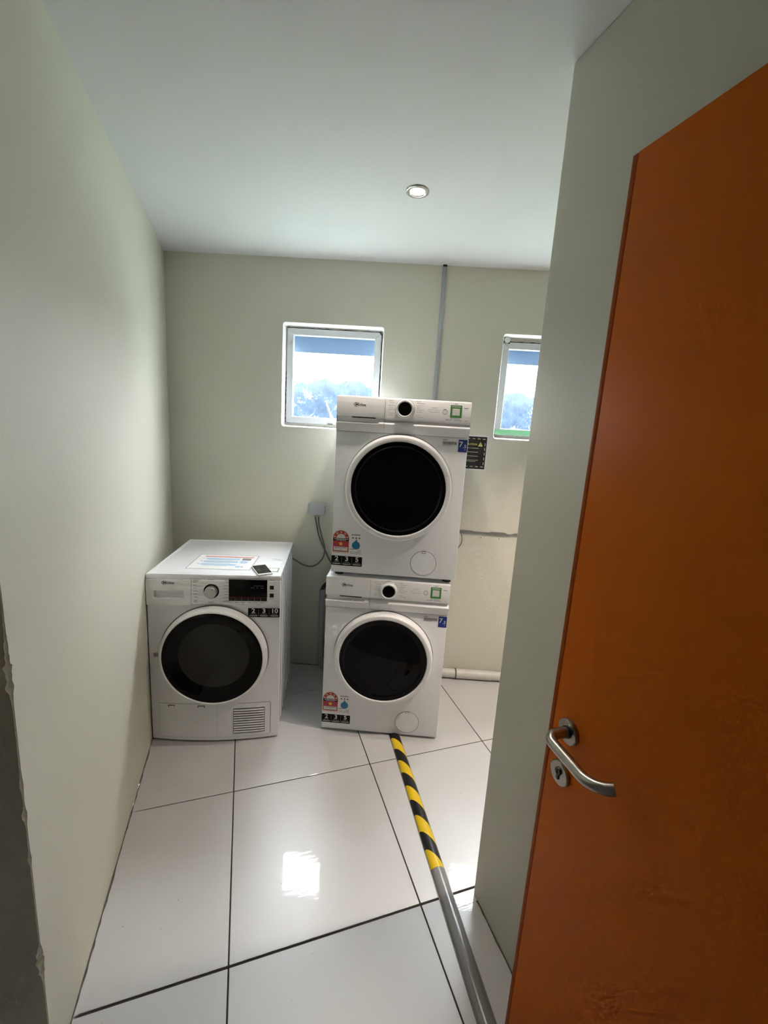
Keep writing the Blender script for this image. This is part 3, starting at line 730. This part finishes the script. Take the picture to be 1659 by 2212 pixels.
    build('knob_well', lathe(nb(), [(.0350, -.0080), (.0350, -.0100), (.0270, -.0086)], *kc, 48), 'black_pl', kn)
    build('knob_ring', lathe(nb(), [(.0380, -.0078), (.0375, -.0102), (.0345, -.0102), (.0345, -.008)], *kc, 48), 'chrome', kn)
    build('knob_mark', bx(kc[0]+.010, kc[0]+.014, -.0345, -.0333, kc[1]+.014, kc[1]+.018), 'logo', kn)
    # display with a row of six keys
    dp = build('display', bx(.3635, .5360, -.0115, -.0075, .7420, .8285, bev=.001), 'black_pl', r)
    build('display_print', merge(bars([(.476, .520, .800, .0016)], -.0118), bars([(.462, .478, .790, .0020), (.486, .496, .790, .0020), (.506, .520, .790, .0020)], -.0118)), 'txt_d', dp, smooth=0)
    build('orange_line', bx(.3640, .5350, -.0118, -.0113, .7420, .7432), 'orange_d', dp)  # plain orange strip along the lower edge of the display
    for k in range(6): build('key', bx(.3632+.0289*k, .3905+.0289*k, -.0118, -.0078, .7250, .7415, bev=.0008), 'lens', r)
    for zc in (.792, .753): build('square_button', bx(.547, .566, -.0100, -.0078, zc-.0095, zc+.0095, bev=.0012), 'lens', r)
    warranty(['2', '3', '10'], .449, .594, .643, .688, bow(.45, .66)-.0012, r)
    # door: white ring, deep black bowl, smoked lens
    cx, cz = .2985, .4555
    prof = [(.2440, -.004), (.2445, -.022), (.2410, -.042), (.2350, -.053), (.2300, -.0560), (.2265, -.0545), (.2255, -.050)]
    build('door_ring', lathe(nb(), prof, cx, cz, 96), 'white_p', r)
    build('door_gasket', lathe(nb(), [(.2480, -.010), (.2485, -.013), (.2440, -.015)], cx, cz, 96), 'seam', r)
    build('door_grip', lathe(nb(), [(.2445, -.018), (.2465, -.030), (.2440, -.041), (.2400, -.044)], cx, cz, 20, math.radians(-35), math.radians(12)), 'white_p', r)
    build('door_bowl', lathe(nb(), [(.2260, -.0505), (.2215, -.0520), (.2050, -.0480), (.1850, -.0360), (.1690, -.0300), (.1610, -.0265)], cx, cz, 96), 'glass_blk', r)
    build('door_lens', lathe(nb(), [(.1615, -.0265), (.12, -.0285), (.06, -.030), (0, -.0305)], cx, cz, 80), 'lens', r)
    # small hinge plate left of the door
    hg = build('hinge_cover', bx(.020, .042, bow(.03, .455)-.0025, .004, .440, .460, bev=.0015), 'seam_l', r)
    build('hinge_slot', bx(.0275, .0290, bow(.03, .455)-.0030, .004, .443, .457), 'seam', hg)
    # lower service flap with dark strips painted as gap shade, latches and the air grille
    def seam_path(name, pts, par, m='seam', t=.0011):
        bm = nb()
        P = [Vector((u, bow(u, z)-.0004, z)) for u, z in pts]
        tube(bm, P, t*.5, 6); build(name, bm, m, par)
    fl = build('service_flap', bowed(.036, .556, .026, .2015, .0006, 24, 6), 'white', r, smooth=40)
    top = [(u, .2015) for u in [.036+.52*k/20 for k in range(21)]]
    seam_path('flap_gap_shade', [(.036+.195*k/8, .2020) for k in range(9)], fl); seam_path('flap_gap_shade', [(.405+.148*k/8, .2020) for k in range(9)] + [(.5575, .196)] + [(.5575, .196-.165*k/6) for k in range(1, 7)], fl, t=.0014)
    seam_path('flap_gap_shade', [(.036, .200-.170*k/6) for k in range(7)], fl, 'seam_l'); seam_path('flap_gap_shade', [(.308, .195-.16*k/6) for k in range(7)], fl, 'seam_l'); seam_path('flap_gap_shade', [(.556-.52*k/20, .0255) for k in range(21)], fl, 'seam_l', .0008)
    for u in (.097, .235):
        lt = build('latch', bx(u-.0165, u+.0165, bow(u, .19)-.0018, bow(u, .19)+.004, .182, .194, bev=.001), 'seam', fl)
        lt2 = bx(u-.0135, u+.0125, bow(u, .19)-.0026, bow(u, .19)+.004, .1825, .1905, bev=.001)
        build('latch', lt2, 'white_p', fl)
    def grille_rot(u): return bow(u, .11)
    gr = build('air_grille', bm_grille(bow), 'seam', r)
    n = 10
    for k in range(n):
        z = .0455 + (.173-.0455)*(k+.5)/n; bm = nb(); G = []
        for i in range(9):
            u = .386 + .142*i/8; b = bow(u, z)
            G.append([bm.verts.new((u, b-.0035, z-.0016)), bm.verts.new((u, b-.0050, z-.0022)), bm.verts.new((u, b-.0030, z+.0036)), bm.verts.new((u, b-.0012, z+.0036))])
        for A, C in zip(G, G[1:]):
            for q in range(4): bm.faces.new((A[q], A[(q+1) % 4], C[(q+1) % 4], C[q]))
        bm.faces.new(G[0]); bm.faces.new(G[-1][::-1])
        build('slat', bm, 'white_p', gr, smooth=30)
    for fx, fy_ in ((.04, .06), (DWd-.04, .06), (.04, DD-.06), (DWd-.04, DD-.06)):
        build('foot', lathe(nb(), [(0, 0), (.021, 0), (.022, .006), (.014, .008), (.014, zb+.006), (0, zb+.006)], fx, fy_, 20, axis='z'), 'hose', r)
    # green sticker lying on the worktop
    st = build('green_sticker', bx(.523, .578, .060, .115, DH-.0036, DH-.0026), 'lab_g', wt, smooth=0, label='green framed sticker with a white centre')
    build('white_field', bx(.530, .570, .066, .108, DH-.0030, DH-.0022), 'lab_w', wt, smooth=0)
    # scribbles on the worktop
    bm = nb()
    for a, b in (((.085, .285), (.115, .272)), ((.148, .232), (.155, .205)), ((.52, .255), (.585, .228)), ((.525, .235), (.57, .222)), ((.105, .018), (.25, .016))):
        tube(bm, smooth_path([(a[0], a[1], DH-.0029), ((a[0]+b[0])/2, (a[1]+b[1])/2+.004, DH-.0029), (b[0], b[1], DH-.0029)], 4), .0006, 5)
    build('pencil_marks', bm, 'ink_l', wt)
    return r
def bm_grille(bow):
    bm = nb(); nx = 8
    G = [[bm.verts.new((.3835+.1465*i/nx, bow(.3835+.1465*i/nx, z)-.0010, z)) for i in range(nx+1)] for z in (.0425, .110, .1755)]
    for j in range(2):
        for i in range(nx): bm.faces.new((G[j][i], G[j][i+1], G[j+1][i+1], G[j+1][i]))
    return bm
DRY = dryer()
DM = Matrix.Translation((-0.4231, 2.0048, 0)) @ Matrix.Rotation(math.radians(-12.099), 4, 'Z')

# instruction sheet lying on the dryer
ZT = DH-.0028
def sheet():
    mw = DM @ Matrix.Translation((.294, .186, ZT)) @ Matrix.Rotation(math.radians(-2), 4, 'Z')
    r = empty('instruction_sheet', mw=mw); tag(r, 'white laminated sheet with a red line and three blue lines on the dryer top', 'notice')
    build('paper', bx(-.150, .150, -.108, .108, 0, .0006), 'paper', r, smooth=0)
    def pr(name, x0, x1, y0, y1, m, z=.0009): return build(name, prism(nb(), rrect(x0, x1, y0, y1, min(.005, (y1-y0)*.45, (x1-x0)*.45), 4), 'z', .0004, z), m, r, smooth=0)
    bm = nb()
    for a in ((-.150, -.146, -.108, .108), (.146, .150, -.108, .108), (-.150, .150, -.108, -.104), (-.150, .150, .104, .108)): box(bm, *a, .0003, .0008)
    build('sheet_border', bm, 'seam_l', r, smooth=0)
    pr('red_heading', -.117, .128, .070, .086, 'sheet_r')
    for y in (.043, .002, -.041): pr('blue_line', -.101, .066, y-.011, y+.011, 'sheet_b')
    for y in (.043, .002, -.041): pr('line_number', -.120, -.106, y, y+.006, 'ink_l')
    for y in (.026, -.016, -.060): pr('grey_text', -.085, .030, y-.002, y+.001, 'ink_l')
    pr('dark_picture', .076, .120, .032, .062, 'ink'); pr('pale_picture', .076, .112, -.012, .018, 'sheet_b')
    pr('picture_caption', .070, .092, -.075, -.052, 'sheet_b'); pr('dark_caption', .095, .106, -.070, -.062, 'ink')
sheet()
# phone
def phone():
    mw = DM @ Matrix.Translation((.498, .068, ZT+.0006)) @ Matrix.Rotation(math.radians(24.5), 4, 'Z')
    r = empty('smartphone', mw=mw); tag(r, 'white smartphone with a dark screen lying near the dryer front edge', 'phone')
    bm = nb(); prism(bm, rrect(-.0345, .0345, -.068, .068, .008, 5), 'z', 0.0, .0085)
    bmesh.ops.bevel(bm, geom=[e for e in bm.edges if abs(e.verts[0].co.z-e.verts[1].co.z) < 1e-6], offset=.0018, segments=2, affect='EDGES')
    build('body', bm, 'phone_w', r)
    build('screen', prism(nb(), rrect(-.0315, .0315, -.056, .060, .002, 3), 'z', .0080, .0090), 'phone_k', r, smooth=0)
    build('earpiece', bx(-.005, .005, .0630, .0642, .0080, .0089), 'ink', r)
    build('socket', bx(-.005, .005, -.0684, -.0675, .003, .0055), 'ink', r)
phone()

# ------------------------------------------------------------------ back wall fittings (wall frame: negative y is into the room)
def wall_thing(name, label, cat, u, z):
    o = empty(name, mw=BMAT @ Matrix.Translation((u, 0, z))); return tag(o, label, cat)
# caution sign
def sign():
    w_, h_ = .297, .205; r = wall_thing('caution_sign', 'black sign with a yellow warning triangle, white edge, beside the upper machine', 'sign', 1.435-w_, 1.333)
    build('backing', bx(0, w_, -.0025, -.0005, 0, h_), 'paper', r, smooth=0)
    sticker('black_field', .009, w_-.009, .008, h_-.008, -.0025, 'sign_k', r)
    y = -.0032
    def dash(x0, x1, z0, z1): build('dash', bx(x0, x1, y-.0002, y+.0002, z0, z1), 'sign_c', r, smooth=0)
    for k in range(9): dash(w_-.034-.030*k, w_-.018-.030*k, h_-.0230, h_-.0190); dash(w_-.034-.030*k, w_-.018-.030*k, .0200, .0240)
    for k in range(5): dash(w_-.0200, w_-.0165, .034+.0278*k, .050+.0278*k); dash(.0165, .0200, .034+.0278*k, .050+.0278*k)
    build('heading', text_bm('CAUTION', .0150, w_-.064, h_-.0540, y, 'RIGHT', bold=.0002), 'sign_y', r, smooth=0)
    tx, tz = w_-.045, h_-.054
    tri = build('warning_triangle', prism(nb(), [(tx-.0135, tz-.010), (tx+.0135, tz-.010), (tx, tz+.0150)], 'y', y-.0003, y+.0002), 'sign_y', r, smooth=0)
    build('exclamation_mark', text_bm('!', .018, tx, tz-.001, y-.0005, bold=.0003), 'sign_k', tri, smooth=0)
    build('sign_print', bars([(.040, w_-.052, h_-.0755, .0024), (.040, .110, h_-.083, .0022), (.040, w_-.054, h_-.0985, .0024), (.040, w_-.054, h_-.122, .0024), (.040, w_-.052, h_-.1455, .0024), (.040, w_-.066, h_-.153, .0024)], y), 'sign_c', r, smooth=0)
sign()
# vertical trunking
r = wall_thing('cable_trunking', 'slim grey trunking running down the back wall from the ceiling', 'trunking', 1.100, 0)
build('channel', bx(-.010, .012, -.012, -.0003, .95, H-.008, bev=.0015), 'conduit', r)
build('cover_strip', bx(-.0075, .0095, -.0138, -.0115, .95, H-.010, bev=.001), 'conduit', r)
build('end_cap', bx(-.0095, .0115, -.0160, -.0005, H-.010, H-.0005, bev=.001), 'dirt', r)
# junction box with grommets
r = wall_thing('junction_box', 'grey junction box on the back wall left of the stacked machines', 'junction box', .446, 1.046)
build('box_body', bx(-.046, .046, -.040, -.0005, -.034, .034, bev=.004), 'jbox', r)
build('box_lid', bx(-.047, .047, -.048, -.040, -.035, .035, bev=.003), 'jbox', r)
for sx in (-1, 1):
    for dz in (.016, -.012): build('grommet', lathe(nb(), [(0, sx*.052), (.007, sx*.052), (.009, sx*.046)], -.020, dz, 16, axis='x'), 'jbox', r)
for sx in (-1, 1):
    for dz in (.016, -.012): build('grommet_hole', lathe(nb(), [(0, sx*.0526), (.0045, sx*.0524)], -.020, dz, 12, axis='x'), 'dirt', r)
for dx in (-.008, .012): build('cable_gland', lathe(nb(), [(.009, -.034), (.009, -.044), (.006, -.050), (0, -.050)], dx, -.022, 16, axis='z'), 'jbox', r)
def cable(label, pts, rad=.0048):
    o = build('power_cable', tube(nb(), smooth_path([B(*q) for q in pts], 10), rad, 10), 'cable'); return tag(o, label, 'cable', 'cables on the back wall')
cable('dark cable curving in a loop from the junction box to the dryer', [(.458, -.022, .998), (.462, -.022, .950), (.480, -.024, .880), (.500, -.026, .815), (.503, -.028, .775), (.490, -.03, .735), (.458, -.03, .697), (.415, -.03, .681), (.365, -.03, .693), (.312, -.03, .723), (.25, -.03, .748), (.18, -.03, .765)])
cable('dark cable hanging from the junction box to behind the stacked machines', [(.438, -.022, .998), (.446, -.018, .950), (.462, -.016, .880), (.488, -.016, .815), (.512, -.018, .770), (.535, -.02, .725), (.57, -.025, .68), (.62, -.03, .62)])
cable('short grey cable drooping beside the right flank of the upper machine', [(1.285, -.10, 1.005), (1.302, -.10, .985), (1.317, -.10, .940), (1.312, -.10, .900), (1.285, -.10, .868), (1.25, -.10, .85)], .0032)
# rail
def rail():
    r = wall_thing('wall_rail', 'thin dark grey strip with chipped paint on the back wall right of the machines', 'rail', 0.95, .9465)
    bm = nb(); prev = None
    for k in range(61):
        u = k*.02; h_ = .0205 - .003*k/60; t = h_ + (-.005 if 23 <= k <= 27 else 0) + (-.008 if 33 <= k <= 34 else 0) + random.uniform(-.0006, .0006)
        lo = .001 + (.004 if k > 33 and k < 37 else 0) + random.uniform(-.0005, .0005)
        c = [bm.verts.new((u, -.0005, lo)), bm.verts.new((u, -.008, lo)), bm.verts.new((u, -.008, t)), bm.verts.new((u, -.0005, t))]
        if prev:
            for q in range(4): bm.faces.new((prev[q], prev[(q+1) % 4], c[(q+1) % 4], c[q]))
        else: bm.faces.new(c)
        prev = c
    bm.faces.new(prev)
    build('strip', bm, 'rail', r)
    for u in (.50, .61): build('wall_plug', lathe(nb(), [(0, -.0012), (.0032, -.001), (.0032, 0)], u, -.022, 10), 'caulk', r)
rail()
# pipes
r = wall_thing('drain_pipe', 'whitish plastic pipe lying along the foot of the back wall', 'pipe', 0, 0)
def hpipe(u0, u1, rad, v=-.034, z=.031):
    return lathe(nb(), [(0, u0), (rad, u0), (rad, u1), (0, u1)], v, z, 24, axis='x')
build('pipe_length', hpipe(.66, 2.9, .0275), 'pvc', r); build('coupling', hpipe(1.372, 1.60, .0295), 'pvc', r)
build('pipe_clip', hpipe(1.366, 1.3735, .0312), 'caulk', r)
r = wall_thing('drain_standpipe', 'grey upright drain pipe between the dryer and the stacked machines', 'pipe', .502, 0)
build('pipe_length', lathe(nb(), [(.0165, .075), (.0165, .550), (.0150, .550), (.0150, .40)], 0, -.055, 24, axis='z'), 'pvc_g', r)
build('elbow', tube(nb(), smooth_path([(0, -.055, .105), (0, -.055, .07), (.008, -.053, .045), (.03, -.048, .032), (.08, -.044, .031), (.15, -.040, .031)], 5), .0205, 18), 'pvc_g', r)
o = build('drain_hose', tube(nb(), smooth_path([B(.502, -.055, .47), B(.502, -.055, .53), B(.506, -.057, .560), B(.522, -.062, .582), B(.540, -.052, .598), B(.575, -.036, .604), B(.64, -.028, .59)], 8), .0125, 14), 'hose')
tag(o, 'dark hose bending out of the upright drain pipe', 'hose')

# ------------------------------------------------------------------ floor cable cover
def cover():
    p0, p1 = Vector((0.760, 2.02, 0)), Vector((0.5435, 0.0, 0)); d = (p1-p0)
    ang = math.atan2(-d.x, d.y)          # local +y runs from p0 towards the viewer
    r = empty('floor_cable_cover', mw=Matrix.Translation(p0) @ Matrix.Rotation(ang, 4, 'Z'))
    tag(r, 'grey half-round cable cover on the floor with a yellow and black striped end', 'cable cover')
    L = d.length
    def half(w_, h_, a, b, flat=False):
        pts = [(w_*math.cos(math.pi*k/18), .0003+h_*math.sin(math.pi*k/18)) for k in range(19)]
        return prism(nb(), pts, 'y', a, b)
    build('cover_profile', half(.0250, .0165, 0, L), 'cover', r, smooth=40)
    build('striped_tape', half(.0254, .0170, 0.10, .941), 'stripe', r, smooth=40)
    build('base_strip', bx(-.0270, .0270, 0, L, .0001, .0018), 'cover', r)
cover()
